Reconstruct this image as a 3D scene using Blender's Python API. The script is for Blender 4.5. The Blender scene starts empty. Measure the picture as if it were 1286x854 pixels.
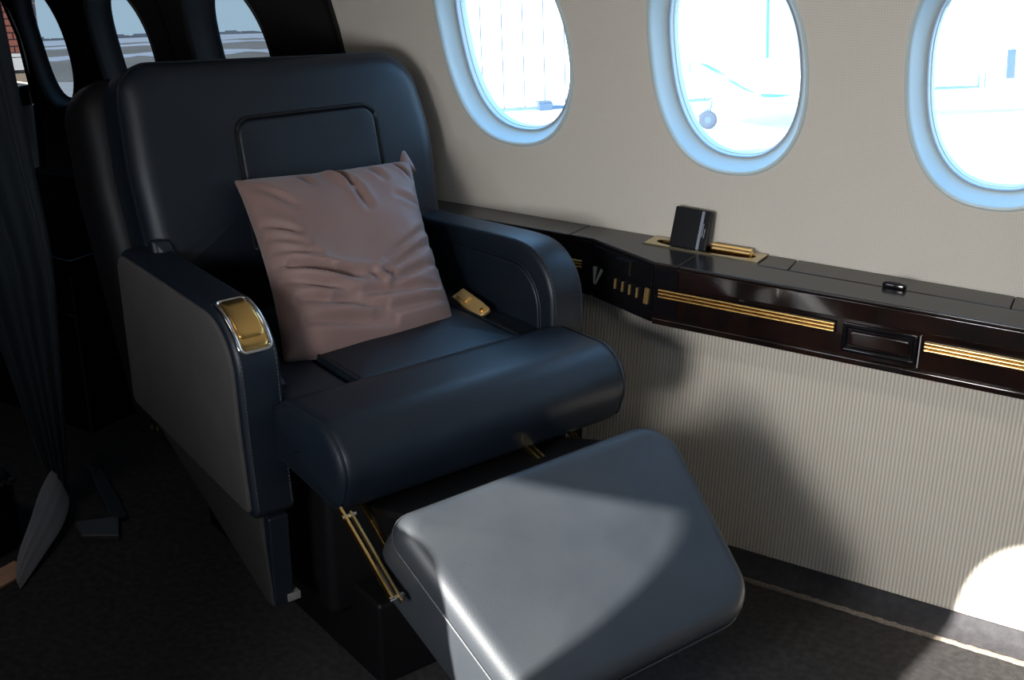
import bpy, bmesh, math, random
from math import sin, cos, pi, radians, sqrt, exp
from mathutils import Vector, Matrix
random.seed(4)
C = bpy.context.scene.collection
SC = bpy.context.scene

# ------------------------------------------------------------------ camera
cam_d = bpy.data.cameras.new('camera'); cam = bpy.data.objects.new('camera', cam_d); C.objects.link(cam)
cam_d.sensor_width = 36.0; cam_d.sensor_fit = 'HORIZONTAL'
cam_d.lens = 36.0 * 1550.0 / 1286.0
cam_d.clip_start = 0.05; cam_d.clip_end = 5000
PITCH = radians(21.6419); PHI = radians(58.3758)
hd = Vector((-cos(PHI), sin(PHI), 0)); up = Vector((0, 0, 1))
fw = hd * cos(PITCH) - up * sin(PITCH); rt = hd.cross(up); cu = rt.cross(fw)
cam.matrix_world = Matrix(((rt.x, cu.x, -fw.x, 0), (rt.y, cu.y, -fw.y, 0), (rt.z, cu.z, -fw.z, 1.5), (0, 0, 0, 1)))
SC.camera = cam

# ------------------------------------------------------------------ sky, sun, lamps, exposure
w = bpy.data.worlds.new('sky'); SC.world = w; w.use_nodes = True
nt = w.node_tree; nt.nodes.clear()
n_out = nt.nodes.new('ShaderNodeOutputWorld'); n_bg = nt.nodes.new('ShaderNodeBackground')
n_tc = nt.nodes.new('ShaderNodeTexCoord'); n_sep = nt.nodes.new('ShaderNodeSeparateXYZ'); n_r = nt.nodes.new('ShaderNodeValToRGB')
nt.links.new(n_tc.outputs['Generated'], n_sep.inputs[0]); nt.links.new(n_sep.outputs['Z'], n_r.inputs[0])
n_r.color_ramp.elements[0].position = 0.0; n_r.color_ramp.elements[0].color = (.46, .70, .92, 1)
n_r.color_ramp.elements[1].position = 0.6; n_r.color_ramp.elements[1].color = (.18, .44, .82, 1)
nt.links.new(n_r.outputs[0], n_bg.inputs[0]); n_bg.inputs[1].default_value = 5.0
nt.links.new(n_bg.outputs[0], n_out.inputs[0])

SUN_DIR = Vector((.501, 2.217, -1.0)).normalized()
sl = bpy.data.lights.new('sun', 'SUN'); sl.energy = 26; sl.angle = radians(.6); sl.color = (1, .96, .9)
so = bpy.data.objects.new('sun', sl); C.objects.link(so); so.rotation_euler = SUN_DIR.to_track_quat('-Z', 'Y').to_euler()


def area(name, loc, aim, sx, sy, power, col, spread=180):
    l = bpy.data.lights.new(name, 'AREA'); l.shape = 'RECTANGLE'; l.size = sx; l.size_y = sy; l.energy = power; l.color = col
    o = bpy.data.objects.new(name, l); C.objects.link(o); o.location = loc
    l.spread = radians(spread)
    o.rotation_euler = (Vector(aim) - Vector(loc)).to_track_quat('-Z', 'Y').to_euler()
    return o


# lamps boosting daylight from the aisle windows, and unseen ceiling strips added as fill
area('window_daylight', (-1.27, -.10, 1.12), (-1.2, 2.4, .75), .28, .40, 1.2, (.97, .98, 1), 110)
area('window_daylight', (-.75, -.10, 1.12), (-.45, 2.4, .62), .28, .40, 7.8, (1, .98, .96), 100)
area('ceiling_fill', (.2, .75, 1.72), (.1, 2.4, 1.05), 2.0, .10, 1.4, (1, .97, .92), 90)
area('ceiling_fill', (-1.9, .55, 1.78), (-2.0, 1.3, 0), .8, .10, 1.0, (1, .95, .9), 120)

SC.view_settings.view_transform = 'Standard'; SC.view_settings.look = 'None'
SC.view_settings.gamma = 1.0; SC.view_settings.use_curve_mapping = False
SC.view_settings.exposure = 0.0
SC.cycles.max_bounces = 10; SC.cycles.transparent_max_bounces = 12
SC.cycles.sample_clamp_indirect = 6.0


# ------------------------------------------------------------------ materials
def mat(name, col, rough=.5, metal=0., col2=None, cscale=8., bump=0., bscale=200., spec=.5, coat=0., sheen=0., detail=3.):
    m = bpy.data.materials.new(name); m.use_nodes = True
    t = m.node_tree; b = t.nodes['Principled BSDF']
    b.inputs['Base Color'].default_value = (*col, 1); b.inputs['Roughness'].default_value = rough
    b.inputs['Metallic'].default_value = metal; b.inputs['Specular IOR Level'].default_value = spec
    b.inputs['Coat Weight'].default_value = coat; b.inputs['Coat Roughness'].default_value = .04
    if sheen: b.inputs['Sheen Weight'].default_value = sheen
    tc = t.nodes.new('ShaderNodeTexCoord')
    if col2 is not None:
        n = t.nodes.new('ShaderNodeTexNoise'); n.inputs['Scale'].default_value = cscale; n.inputs['Detail'].default_value = detail
        r = t.nodes.new('ShaderNodeValToRGB'); r.color_ramp.elements[0].position = .35; r.color_ramp.elements[1].position = .68
        r.color_ramp.elements[0].color = (*col, 1); r.color_ramp.elements[1].color = (*col2, 1)
        t.links.new(tc.outputs['Object'], n.inputs['Vector']); t.links.new(n.outputs['Fac'], r.inputs[0]); t.links.new(r.outputs[0], b.inputs['Base Color'])
    if bump:
        n = t.nodes.new('ShaderNodeTexNoise'); n.inputs['Scale'].default_value = bscale; n.inputs['Detail'].default_value = 2
        bp = t.nodes.new('ShaderNodeBump'); bp.inputs['Strength'].default_value = bump; bp.inputs['Distance'].default_value = .001
        t.links.new(tc.outputs['Object'], n.inputs['Vector']); t.links.new(n.outputs['Fac'], bp.inputs['Height']); t.links.new(bp.outputs[0], b.inputs['Normal'])
    return m


def glass(name, tint, veil, gloss=.06):
    m = bpy.data.materials.new(name); m.use_nodes = True; t = m.node_tree; t.nodes.clear()
    o = t.nodes.new('ShaderNodeOutputMaterial'); tr = t.nodes.new('ShaderNodeBsdfTransparent'); tr.inputs[0].default_value = (*tint, 1)
    tl = t.nodes.new('ShaderNodeBsdfTranslucent'); tl.inputs[0].default_value = (.9, .95, 1, 1)
    gl = t.nodes.new('ShaderNodeBsdfGlossy'); gl.inputs['Roughness'].default_value = .02
    m1 = t.nodes.new('ShaderNodeMixShader'); m1.inputs[0].default_value = veil
    m2 = t.nodes.new('ShaderNodeMixShader'); m2.inputs[0].default_value = gloss
    t.links.new(tr.outputs[0], m1.inputs[1]); t.links.new(tl.outputs[0], m1.inputs[2])
    t.links.new(m1.outputs[0], m2.inputs[1]); t.links.new(gl.outputs[0], m2.inputs[2]); t.links.new(m2.outputs[0], o.inputs[0])
    return m


M = {}
M['leather'] = mat('navy leather', (.0042, .0080, .0140), .46, col2=(.0058, .0105, .0175), cscale=9, bump=.2, bscale=420, spec=.45)
M['leather_lit'] = mat('sunlit navy leather', (.029, .034, .040), .50, col2=(.036, .041, .047), cscale=9, bump=.22, bscale=420, spec=.5)  # navy leather lightened in colour so the sunlit footrest reads grey
M['suede'] = mat('charcoal suede', (.060, .055, .054), .85, col2=(.068, .062, .060), cscale=14, bump=.15, bscale=500, spec=.2)
M['skirt'] = mat('shaded suede skirt', (.030, .028, .028), .85, col2=(.036, .033, .032), cscale=14, spec=.2)  # copy of the charcoal suede, darkened to give the skirt its shade
M['shell'] = mat('black shell', (.006, .006, .007), .5, spec=.25)
M['black'] = mat('black plastic', (.008, .008, .009), .4, spec=.3)
M['thread'] = mat('dark thread', (.05, .055, .065), .7)
M['gold'] = mat('polished gold', (.86, .56, .20), .22, 1.)
M['gold_soft'] = mat('soft gold', (.95, .62, .24), .42, .8)
M['gold_plate'] = mat('satin gold', (.62, .52, .33), .3, 1.)
M['chrome'] = mat('chrome', (.75, .75, .76), .12, 1.)
M['pale'] = mat('pale satin metal', (.75, .72, .68), .45, .4)
M['steel'] = mat('brushed steel', (.45, .44, .43), .4, .6)
M['pillow'] = mat('mauve satin', (.225, .140, .125), .55, col2=(.255, .162, .146), cscale=6, bump=.12, bscale=350, spec=.35, sheen=.25)
M['burl'] = mat('dark burl veneer', (.007, .0045, .004), .10, col2=(.019, .0075, .005), cscale=16, spec=.5, coat=.6, detail=8.)
M['ledge_top'] = mat('black ledge laminate', (.020, .018, .017), .17, col2=(.026, .022, .020), cscale=30, spec=.5)
M['gloss_black'] = mat('gloss black', (.006, .005, .006), .08, spec=.5)
M['screen'] = mat('matt black face', (.005, .005, .006), .35, spec=.2)
M['ring'] = mat('white window plastic', (.50, .58, .58), .35, bump=.03, bscale=120)
M['seal'] = mat('grey window seal', (.30, .33, .38), .5)
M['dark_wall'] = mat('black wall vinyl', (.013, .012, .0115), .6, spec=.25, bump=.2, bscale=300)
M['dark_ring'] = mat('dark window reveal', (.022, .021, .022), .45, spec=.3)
M['ceiling'] = mat('cream ceiling', (.55, .50, .44), .8)
M['curtain'] = mat('navy curtain cloth', (.009, .015, .022), .75, sheen=.08, bump=.3, bscale=300)
M['lining'] = mat('grey curtain lining', (.26, .26, .28), .7, bump=.2, bscale=300)
M['tan'] = mat('tan wood strip', (.72, .42, .29), .4, col2=(.60, .34, .23), cscale=20)
M['brass_dim'] = mat('dull brass', (.5, .38, .18), .35, 1.)
M['rail'] = mat('dark rail metal', (.10, .09, .085), .4, .3)
# outside
M['apron'] = mat('concrete apron', (.50, .48, .45), .9, col2=(.58, .56, .53), cscale=.4)
M['snow'] = mat('old snow', (.66, .70, .76), .9, col2=(.45, .46, .48), cscale=.02)
M['grassland'] = mat('winter grass', (.20, .17, .14), .95, col2=(.27, .24, .20), cscale=.03)
M['hangar'] = mat('white hangar sheet', (.80, .80, .78), .6)
M['hangar_dark'] = mat('hangar joint grey', (.05, .10, .16), .7)
M['hangar_glass'] = mat('hangar window', (.035, .06, .09), .25)
M['plane_white'] = mat('white aircraft paint', (.80, .80, .80), .3)
M['teal'] = mat('teal stripe', (.02, .13, .17), .35)
M['rubber'] = mat('tyre rubber', (.015, .02, .03), .8)
M['box_blue'] = mat('blue steel box', (.012, .03, .06), .6)
M['brick'] = mat('red brick', (.36, .11, .06), .85, col2=(.25, .07, .04), cscale=3)
M['mortar'] = mat('mortar', (.34, .24, .20), .9)
M['stone'] = mat('pale stone', (.80, .76, .70), .8)
M['far'] = mat('far skyline', (.10, .12, .16), .9)
M['clear'] = glass('clear cabin glass', (1, 1, 1), .12)
M['clear_plain'] = glass('aisle cabin glass', (1, 1, 1), .02, .03)
M['tinted'] = glass('dark tinted glass', (.135, .13, .125), .004, .02)


def special_carpet():
    m = mat('charcoal carpet', (.036, .034, .034), .95, col2=(.055, .052, .052), cscale=60, bump=.9, bscale=420, spec=.1)
    return m


M['carpet'] = special_carpet()
M['carpet_edge'] = mat('carpet border pile', (.045, .044, .047), .95, col2=(.060, .058, .062), cscale=60, bump=.8, bscale=420, spec=.1)
M['fringe'] = mat('brown carpet seam', (.15, .12, .095), .95, col2=(.24, .20, .165), cscale=200)


def ribbed():
    m = mat('ribbed cream fabric', (.5, .45, .38), .9, spec=.15); t = m.node_tree; b = t.nodes['Principled BSDF']
    tc = t.nodes.new('ShaderNodeTexCoord'); wv = t.nodes.new('ShaderNodeTexWave'); wv.wave_type = 'BANDS'; wv.bands_direction = 'X'
    wv.inputs['Scale'].default_value = 39.27; wv.inputs['Distortion'].default_value = .25; wv.inputs['Detail Scale'].default_value = 4
    r = t.nodes.new('ShaderNodeValToRGB'); r.color_ramp.elements[0].color = (.52, .465, .39, 1); r.color_ramp.elements[1].color = (.74, .68, .585, 1)
    r.color_ramp.elements[0].position = .1; r.color_ramp.elements[1].position = .7
    bp = t.nodes.new('ShaderNodeBump'); bp.inputs['Strength'].default_value = .5; bp.inputs['Distance'].default_value = .0015
    t.links.new(tc.outputs['Object'], wv.inputs['Vector']); t.links.new(wv.outputs['Fac'], r.inputs[0]); t.links.new(r.outputs[0], b.inputs['Base Color'])
    t.links.new(wv.outputs['Fac'], bp.inputs['Height']); t.links.new(bp.outputs[0], b.inputs['Normal'])
    return m


def perforated():
    m = mat('perforated cream vinyl', (.60, .555, .49), .7, spec=.25); t = m.node_tree; b = t.nodes['Principled BSDF']
    tc = t.nodes.new('ShaderNodeTexCoord'); mp = t.nodes.new('ShaderNodeMapping'); mp.inputs['Scale'].default_value = (1, 0, 1)
    v = t.nodes.new('ShaderNodeTexVoronoi'); v.inputs['Scale'].default_value = 190; v.inputs['Randomness'].default_value = 0
    r = t.nodes.new('ShaderNodeValToRGB'); r.color_ramp.elements[0].position = .12; r.color_ramp.elements[1].position = .38
    r.color_ramp.elements[0].color = (.53, .49, .43, 1); r.color_ramp.elements[1].color = (.61, .565, .50, 1)
    bp = t.nodes.new('ShaderNodeBump'); bp.inputs['Strength'].default_value = .35; bp.inputs['Distance'].default_value = .001
    t.links.new(tc.outputs['Object'], mp.inputs[0]); t.links.new(mp.outputs[0], v.inputs['Vector']); t.links.new(v.outputs['Distance'], r.inputs[0])
    t.links.new(r.outputs[0], b.inputs['Base Color']); t.links.new(v.outputs['Distance'], bp.inputs['Height']); t.links.new(bp.outputs[0], b.inputs['Normal'])
    return m


M['ribbed'] = ribbed(); M['perforated'] = perforated()


# ------------------------------------------------------------------ mesh helpers
class MB:
    def __init__(s): s.v = []; s.f = []

    def add(s, vs, fs):
        k = len(s.v); s.v += [tuple(p) for p in vs]; s.f += [tuple(i + k for i in f) for f in fs]; return s

    def box(s, a, b, mtx=None):
        vs = [Vector((x, y, z)) for x in (a[0], b[0]) for y in (a[1], b[1]) for z in (a[2], b[2])]
        if mtx: vs = [mtx @ p for p in vs]
        return s.add(vs, [(0, 1, 3, 2), (4, 6, 7, 5), (0, 4, 5, 1), (2, 3, 7, 6), (0, 2, 6, 4), (1, 5, 7, 3)])

    def loft(s, rings, closed=True, cap0=True, cap1=True):
        n = len(rings[0]); vs = [p for r in rings for p in r]; fs = []
        for i in range(len(rings) - 1):
            for j in range(n if closed else n - 1):
                a = i * n + j; b = i * n + (j + 1) % n
                fs.append((a, b, b + n, a + n))
        if cap0: fs.append(tuple(reversed(range(n))))
        if cap1: fs.append(tuple((len(rings) - 1) * n + j for j in range(n)))
        return s.add(vs, fs)

    def tube(s, path, r, n=8, closed=False):
        path = [Vector(p) for p in path]; rings = []; N = len(path)
        for i, p in enumerate(path):
            if closed: d = path[(i + 1) % N] - path[i - 1]
            else: d = path[min(i + 1, N - 1)] - path[max(i - 1, 0)]
            d.normalize(); a = Vector((0, 0, 1)) if abs(d.z) < .9 else Vector((1, 0, 0))
            u = d.cross(a).normalized(); v = d.cross(u)
            rings.append([p + u * r * cos(2 * pi * k / n) + v * r * sin(2 * pi * k / n) for k in range(n)])
        if closed: rings.append(rings[0])
        return s.loft(rings, True, not closed, not closed)

    def prism(s, poly, y0, y1, fmap):
        a = [fmap(u, v, y0) for u, v in poly]; b = [fmap(u, v, y1) for u, v in poly]
        return s.loft([a, b])


def build(name, mb, m, parent=None, smooth=True, bev=0., seg=3, angle=40):
    me = bpy.data.meshes.new(name); me.from_pydata(mb.v, [], mb.f); me.update()
    bm = bmesh.new(); bm.from_mesh(me); bmesh.ops.recalc_face_normals(bm, faces=bm.faces); bm.to_mesh(me); bm.free()
    me.materials.append(m)
    if smooth:
        for p in me.polygons: p.use_smooth = True
        try: me.set_sharp_from_angle(angle=radians(angle))
        except Exception: pass
    o = bpy.data.objects.new(name, me); C.objects.link(o)
    if parent: o.parent = parent
    if bev:
        md = o.modifiers.new('bevel', 'BEVEL'); md.width = bev; md.segments = seg; md.limit_method = 'ANGLE'; md.angle_limit = radians(35)
        for p in me.polygons: p.use_smooth = True
        try: md.harden_normals = True
        except Exception: pass
    return o


def tag(o, label=None, cat=None, group=None, kind=None):
    if label: o['label'] = label
    if cat: o['category'] = cat
    if group: o['group'] = group
    if kind: o['kind'] = kind
    return o


def empty(name, loc=(0, 0, 0), rz=0., sc=1., mtx=None):
    o = bpy.data.objects.new(name, None); C.objects.link(o); o.empty_display_size = .1
    if mtx is not None: o.matrix_world = mtx
    else: o.location = loc; o.rotation_euler = (0, 0, rz); o.scale = (sc, sc, sc)
    return o


def box(name, a, b, m, parent=None, bev=0., mtx=None, seg=2):
    return build(name, MB().box(a, b, mtx), m, parent, smooth=bool(bev), bev=bev, seg=seg)


def rpoly(pts, radii, seg=6):
    """polygon with rounded corners, evenly fine on the straights"""
    n = len(pts); out = []
    if not isinstance(radii, (list, tuple)): radii = [radii] * n
    P = [Vector((p[0], p[1])) for p in pts]
    for i in range(n):
        p = P[i]; a = (P[i - 1] - p); b = (P[(i + 1) % n] - p); la, lb = a.length, b.length; a.normalize(); b.normalize()
        ang = a.angle(b); r = radii[i]; d = min(r / math.tan(ang / 2), la * .49, lb * .49); r = d * math.tan(ang / 2)
        if r < 1e-6: out.append((p.x, p.y)); continue
        c = p + (a + b).normalized() * (r / sin(ang / 2)); s = p + a * d; e = p + b * d
        a0 = math.atan2(s.y - c.y, s.x - c.x); a1 = math.atan2(e.y - c.y, e.x - c.x); da = (a1 - a0 + pi) % (2 * pi) - pi
        for k in range(seg + 1):
            t = a0 + da * k / seg; out.append((c.x + r * cos(t), c.y + r * sin(t)))
    fine = []
    for i in range(len(out)):
        p, q = out[i], out[(i + 1) % len(out)]; L = math.hypot(q[0] - p[0], q[1] - p[1]); k = max(1, int(L / .035))
        for j in range(k): fine.append((p[0] + (q[0] - p[0]) * j / k, p[1] + (q[1] - p[1]) * j / k))
    return fine


def normals2(o):
    n = len(o); out = []
    area2 = sum(o[i][0] * o[(i + 1) % n][1] - o[(i + 1) % n][0] * o[i][1] for i in range(n)); sg = 1 if area2 > 0 else -1
    for i in range(n):
        x = o[(i + 1) % n][0] - o[i - 1][0]; y = o[(i + 1) % n][1] - o[i - 1][1]; l = math.hypot(x, y) or 1
        out.append((y / l * sg, -x / l * sg))
    return out


def slab(outline, t, r, puff, fmap, puff_b=0., r_b=None, edge_puff=0.):
    """cushion: outline (u,v), thickness t along w (0 back .. t front), edge radius r, dome puff"""
    r_b = r if r_b is None else r_b; N = normals2(outline); n = len(outline)
    cx = sum(p[0] for p in outline) / n; cy = sum(p[1] for p in outline) / n; prof = []
    K = 5
    for s_ in (.15, .4, .65, .85): prof.append(('s', s_, r_b, -puff_b * (1 - s_ ** 2)))
    for k in range(K + 1): a = pi / 2 * k / K; prof.append(('i', r_b * (1 - sin(a)), 0, r_b * (1 - cos(a))))
    if edge_puff: prof.append(('i', -edge_puff, 0, t / 2))
    for k in range(K + 1): a = pi / 2 * k / K; prof.append(('i', r * (1 - cos(a)), 0, t - r + r * sin(a)))
    for s_ in (.9, .75, .55, .3, .1): prof.append(('s', s_, r, t + puff * (1 - s_ ** 2)))
    rings = []
    for kind, q, ins, wv in prof:
        ring = []
        for (u, v), (nx, ny) in zip(outline, N):
            if kind == 'i': ring.append(fmap(u - nx * q, v - ny * q, wv))
            else:
                uu, vv = u - nx * ins, v - ny * ins
                ring.append(fmap(cx + (uu - cx) * q, cy + (vv - cy) * q, wv))
        rings.append(ring)
    return MB().loft(rings)


def piping(outline, w_, inset, r, fmap, sub=None):
    N = normals2(outline); pts = [fmap(u - nx * inset, v - ny * inset, w_) for (u, v), (nx, ny) in zip(outline, N)]
    return MB().tube(pts, r, 6, closed=True)


def oval(cx, cy, a, b, n=64, e=2.35):
    out = []
    for k in range(n):
        t = 2 * pi * k / n; c_, s_ = cos(t), sin(t)
        out.append((cx + a * math.copysign(abs(c_) ** (2 / e), c_), cy + b * math.copysign(abs(s_) ** (2 / e), s_)))
    return out


# ------------------------------------------------------------------ cabin shell
def Yw(z):
    if z < .6: return 2.325 + .05 * (z / .6)
    if z < .77: return 2.375 + .010 * sin((z - .6) / .17 * pi / 2)
    R = 1.05; d = min(z - .77, .99)
    return 2.385 - R * (1 - sqrt(max(0, 1 - (d / R) ** 2)))


def wall_with_ovals(name, holes, x0, x1, z0, z1, yf, m, sgn=1):
    """wall surface y = yf(z) between x0..x1, z0..z1 with oval holes [(cx, cz, a, b)] sorted by cx"""
    mb = MB(); xs = [x0]
    for i in range(len(holes) - 1): xs.append((holes[i][0] + holes[i + 1][0]) / 2)
    xs.append(x1)
    for i, (cx, cz, a, b) in enumerate(holes):
        L, R_ = xs[i], xs[i + 1]; inner = oval(cx, cz, a, b, 72); rings = [inner]
        for s_ in (.12, .35, .65, 1.0):
            ring = []
            for (u, v) in inner:
                dx, dz = u - cx, v - cz
                tx = ((R_ - cx) / dx if dx > 1e-9 else ((L - cx) / dx if dx < -1e-9 else 1e9))
                tz = ((z1 - cz) / dz if dz > 1e-9 else ((z0 - cz) / dz if dz < -1e-9 else 1e9)); t = min(tx, tz)
                q = 1 + (t - 1) * s_; ring.append((cx + dx * q, cz + dz * q))
            rings.append(ring)
        # snap nearest outer points on to the four corners
        for X in (L, R_):
            for Z in (z0, z1):
                k = min(range(72), key=lambda j: (rings[-1][j][0] - X) ** 2 + (rings[-1][j][1] - Z) ** 2); rings[-1][k] = (X, Z)
        mb.loft([[(u, yf(v), v) for u, v in r] for r in rings], True, False, False)
    return tag(build(name, mb, m, angle=180), kind='structure')


WX = [-1.456, -.936, -.416, .104, .624, 1.144]
WIN = [(x, 1.11, .166, .235) for x in WX]
XA, XB = -1.925, 1.6
wall_with_ovals('wall_window_side', WIN, XA, XB, .70, 1.60, Yw, M['perforated'])
mb = MB(); zs = [0, .1, .2, .3, .4, .5, .6, .66, .70]
mb.loft([[(XA, Yw(z), z), (XB, Yw(z), z)] for z in zs], False, False, False)
tag(build('wall_lower_window_side', mb, M['ribbed'], angle=180), kind='structure')

# window units of the cream wall
for i, (cx, cz, a, b) in enumerate(WIN[:4]):
    wn = empty('window_%d' % (i + 1), (cx, 0, cz)); tag(wn, kind='structure')
    wn['label'] = ['round white window above the armchair looking on to hangar wall', 'round white window with the parked aeroplane outside it',
                   'round white window cut by the picture edge with hangar doors outside', 'round white window beyond the picture edge'][i]

    def ringat(da, dy):
        return [(u, Yw(cz + v) + dy, v) for u, v in oval(0, 0, a - da, b - da, 72)]
    prof = [(-.004, -.0005), (-.002, -.0035), (.002, -.004), (.005, -.001), (.007, .006), (.009, .014), (.013, .024), (.0185, .034), (.0245, .041), (.027, .043)]
    build('window_reveal', MB().loft([ringat(*p) for p in prof], True, False, False), M['ring'], wn, angle=180)
    build('inner_seal', MB().loft([ringat(*p) for p in [(.0265, .0425), (.0255, .040), (.028, .0395), (.0295, .043)]], True, False, False), M['seal'], wn, angle=60)
    build('outer_reveal', MB().loft([ringat(*p) for p in [(.0295, .043), (.0305, .055), (.032, .0555), (.033, .075)]], True, False, False), M['ring'], wn, angle=60)
    build('glass_pane', MB().add(ringat(.032, .062), [tuple(range(72))]), M['clear'], wn, smooth=False)

# dark section behind the cream wall
DWIN = [(-3.005, .985, .090, .180), (-2.685, .990, .116, .190), (-2.285, 1.005, .138, .215)]
DDEP = [.45, .74, .95]
YwD = lambda z: Yw(z) - .012
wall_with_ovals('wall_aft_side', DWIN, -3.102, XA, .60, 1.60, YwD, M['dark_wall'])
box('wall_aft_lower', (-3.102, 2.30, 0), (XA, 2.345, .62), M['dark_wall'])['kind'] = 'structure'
mb = MB(); zz = [.70 + .1 * k for k in range(10)]
mb.loft([[(XA - .001, Yw(z) + .02, z), (XA - .001, Yw(z) - .014, z), (XA + .012, Yw(z) - .014, z), (XA + .012, Yw(z) + .02, z)] for z in zz])
tag(build('trim_1', mb, M['black'], angle=30), kind='structure')
for i, (cx, cz, a, b) in enumerate(DWIN):
    wn = empty('window_%d' % (7 - i), (cx, 0, cz)); tag(wn, kind='structure')

    def ringd(da, dy):
        return [(u, YwD(cz + v) + dy, v) for u, v in oval(0, 0, a - da, b - da, 64)]
    build('window_reveal', MB().loft([ringd(*p) for p in [(-.006, .0), (-.003, -.004), (.001, -.003), (.004, .012), (.007, .05 * DDEP[i]), (.010, .088 * DDEP[i]), (.020, .098 * DDEP[i])]], True, False, False), M['dark_ring'], wn, angle=180)
    build('glass_pane', MB().add(ringd(.012, .094 * DDEP[i]), [tuple(range(64))]), M['tinted'], wn, smooth=False)
# recessed vertical joint lines between the dark windows
for x in (-2.50, -2.86):
    mb = MB(); mb.loft([[(x, YwD(z) - .003, z), (x + .012, YwD(z) - .003, z), (x + .012, YwD(z) + .005, z), (x, YwD(z) + .005, z)] for z in zz])
    tag(build('trim_2', mb, M['black'], angle=30), kind='structure')

# tinted side door behind the curtain
door = tag(empty('door_1', (-3.3, 2.34, 0)), kind='structure'); door['label'] = 'dark side door with a tinted upper pane beyond the curtain'
mb = MB(); mb.loft([[(.184, Yw(z) - 2.34 - .022, z), (.200, Yw(z) - 2.34 - .022, z), (.200, Yw(z) - 2.34 + .006, z), (.184, Yw(z) - 2.34 + .006, z)] for z in [0, .2, .4, .6, .8, 1., 1.2, 1.4, 1.6]])
build('door_post', mb, M['gloss_black'], door, angle=30)
box('door_leaf', (-.7, -.01, 0), (.178, .03, .80), mat('brown door panel', (.030, .025, .022), .5), door)
box('door_rail', (-.7, -.03, .80), (.178, .03, .86), M['gloss_black'], door, bev=.004)
mb = MB(); mb.loft([[(-.7, Yw(z) - 2.34, z), (.190, Yw(z) - 2.34, z)] for z in [.86, 1., 1.1, 1.2, 1.3, 1.4, 1.5, 1.6]], False, False, False)
build('glass_pane', mb, M['tinted'], door, angle=180)
hp = [(.115, -.03, .705), (.128, -.045, .675), (.142, -.05, .662), (.152, -.045, .69), (.155, -.03, .72)]
build('door_handle', MB().tube(hp, .006, 8), M['chrome'], door)
box('wall_rear', (-4.1, -.3, 0), (-4.0, 2.5, 2.0), M['dark_wall'])['kind'] = 'structure'
box('wall_front', (1.6, -.3, 0), (1.7, 2.5, 2.0), M['ceiling'])['kind'] = 'structure'
box('wall_door_side', (-4.0, 2.30, 0), (-3.98, 2.36, 1.7), M['dark_wall'])['kind'] = 'structure'

# aisle side wall (behind the viewer): window holes, the aft one with its shade partly down
AW = [(x, 1.117, .165, .236) for x in [-1.271, -.751, -.231, .289, .809, 1.329]]
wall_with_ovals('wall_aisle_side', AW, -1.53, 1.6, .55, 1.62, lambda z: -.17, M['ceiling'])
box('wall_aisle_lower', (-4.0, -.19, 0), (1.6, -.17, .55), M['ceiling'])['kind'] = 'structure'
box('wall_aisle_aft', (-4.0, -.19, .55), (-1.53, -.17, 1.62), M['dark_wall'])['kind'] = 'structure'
for i, (cx, cz, a, b) in enumerate(AW):
    wn = tag(empty('window_%d' % (8 + i), (cx, -.17, cz)), kind='structure')
    build('glass_pane', MB().add([(u, -.03, v) for u, v in oval(0, 0, a, b, 48)], [tuple(range(48))]), M['clear_plain'], wn, smooth=False)
    if i in (0, 3, 4, 5):
        z_lo = {0: .199, 3: -.26, 4: -.26, 5: -.26}[i]
        box('window_shade', (-.19, -.022, z_lo), (.19, -.016, .26), M['ring'], wn)
# ceiling: a curved shell from one side to the other
mb = MB(); pr = [(2.04, 1.56), (1.95, 1.64), (1.8, 1.74), (1.55, 1.83), (1.2, 1.88), (.8, 1.88), (.4, 1.83), (.05, 1.76), (-.19, 1.62)]
mb.loft([[(-4.05, y, z), (XA, y, z), (1.62, y, z)] for y, z in pr], False, False, False)
tag(build('ceiling', mb, M['ceiling'], angle=180), kind='structure')

# floor with its seam strip and the carpet cove along the wall
tag(box('floor', (-4.0, -.3, -.03), (1.6, 2.262, 0), M['carpet']), kind='structure')
tag(box('floor_aft', (-4.0, 2.262, -.03), (XA, 2.40, 0), M['carpet']), kind='structure')
cove = MB(); cp = [(2.268, -.02), (2.268, .004), (2.285, .008), (2.305, .012), (2.318, .022), (2.3225, .036), (2.3265, .036), (2.3265, -.02)]
cove.loft([[(XA, y, z) for y, z in cp], [(XB, y, z) for y, z in cp]])
tag(build('baseboard_window_side', cove, M['carpet_edge'], angle=60), kind='structure')
sm = MB(); random.seed(2); n = 320
top = []; bot = []
for k in range(n + 1):
    x = XA + (XB - XA) * k / n; j = random.uniform(-.0016, .0016); h = .0035 + random.uniform(0, .003)
    top.append([(x, 2.2585 + j, .0), (x, 2.260 + j, h), (x, 2.266, h + .0015), (x, 2.2695, .0)])
sm.loft(top)
tag(build('trim_3', sm, M['fringe'], angle=60), kind='structure')

# ------------------------------------------------------------------ side ledge
LE = tag(empty('side_ledge', (0, 0, 0)), 'long gloss dark burl side ledge with gold strips under the round windows', 'ledge')
XE = 1.55; ZT = .713
I3 = lambda u, v, w_: (u, v, w_)
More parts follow.
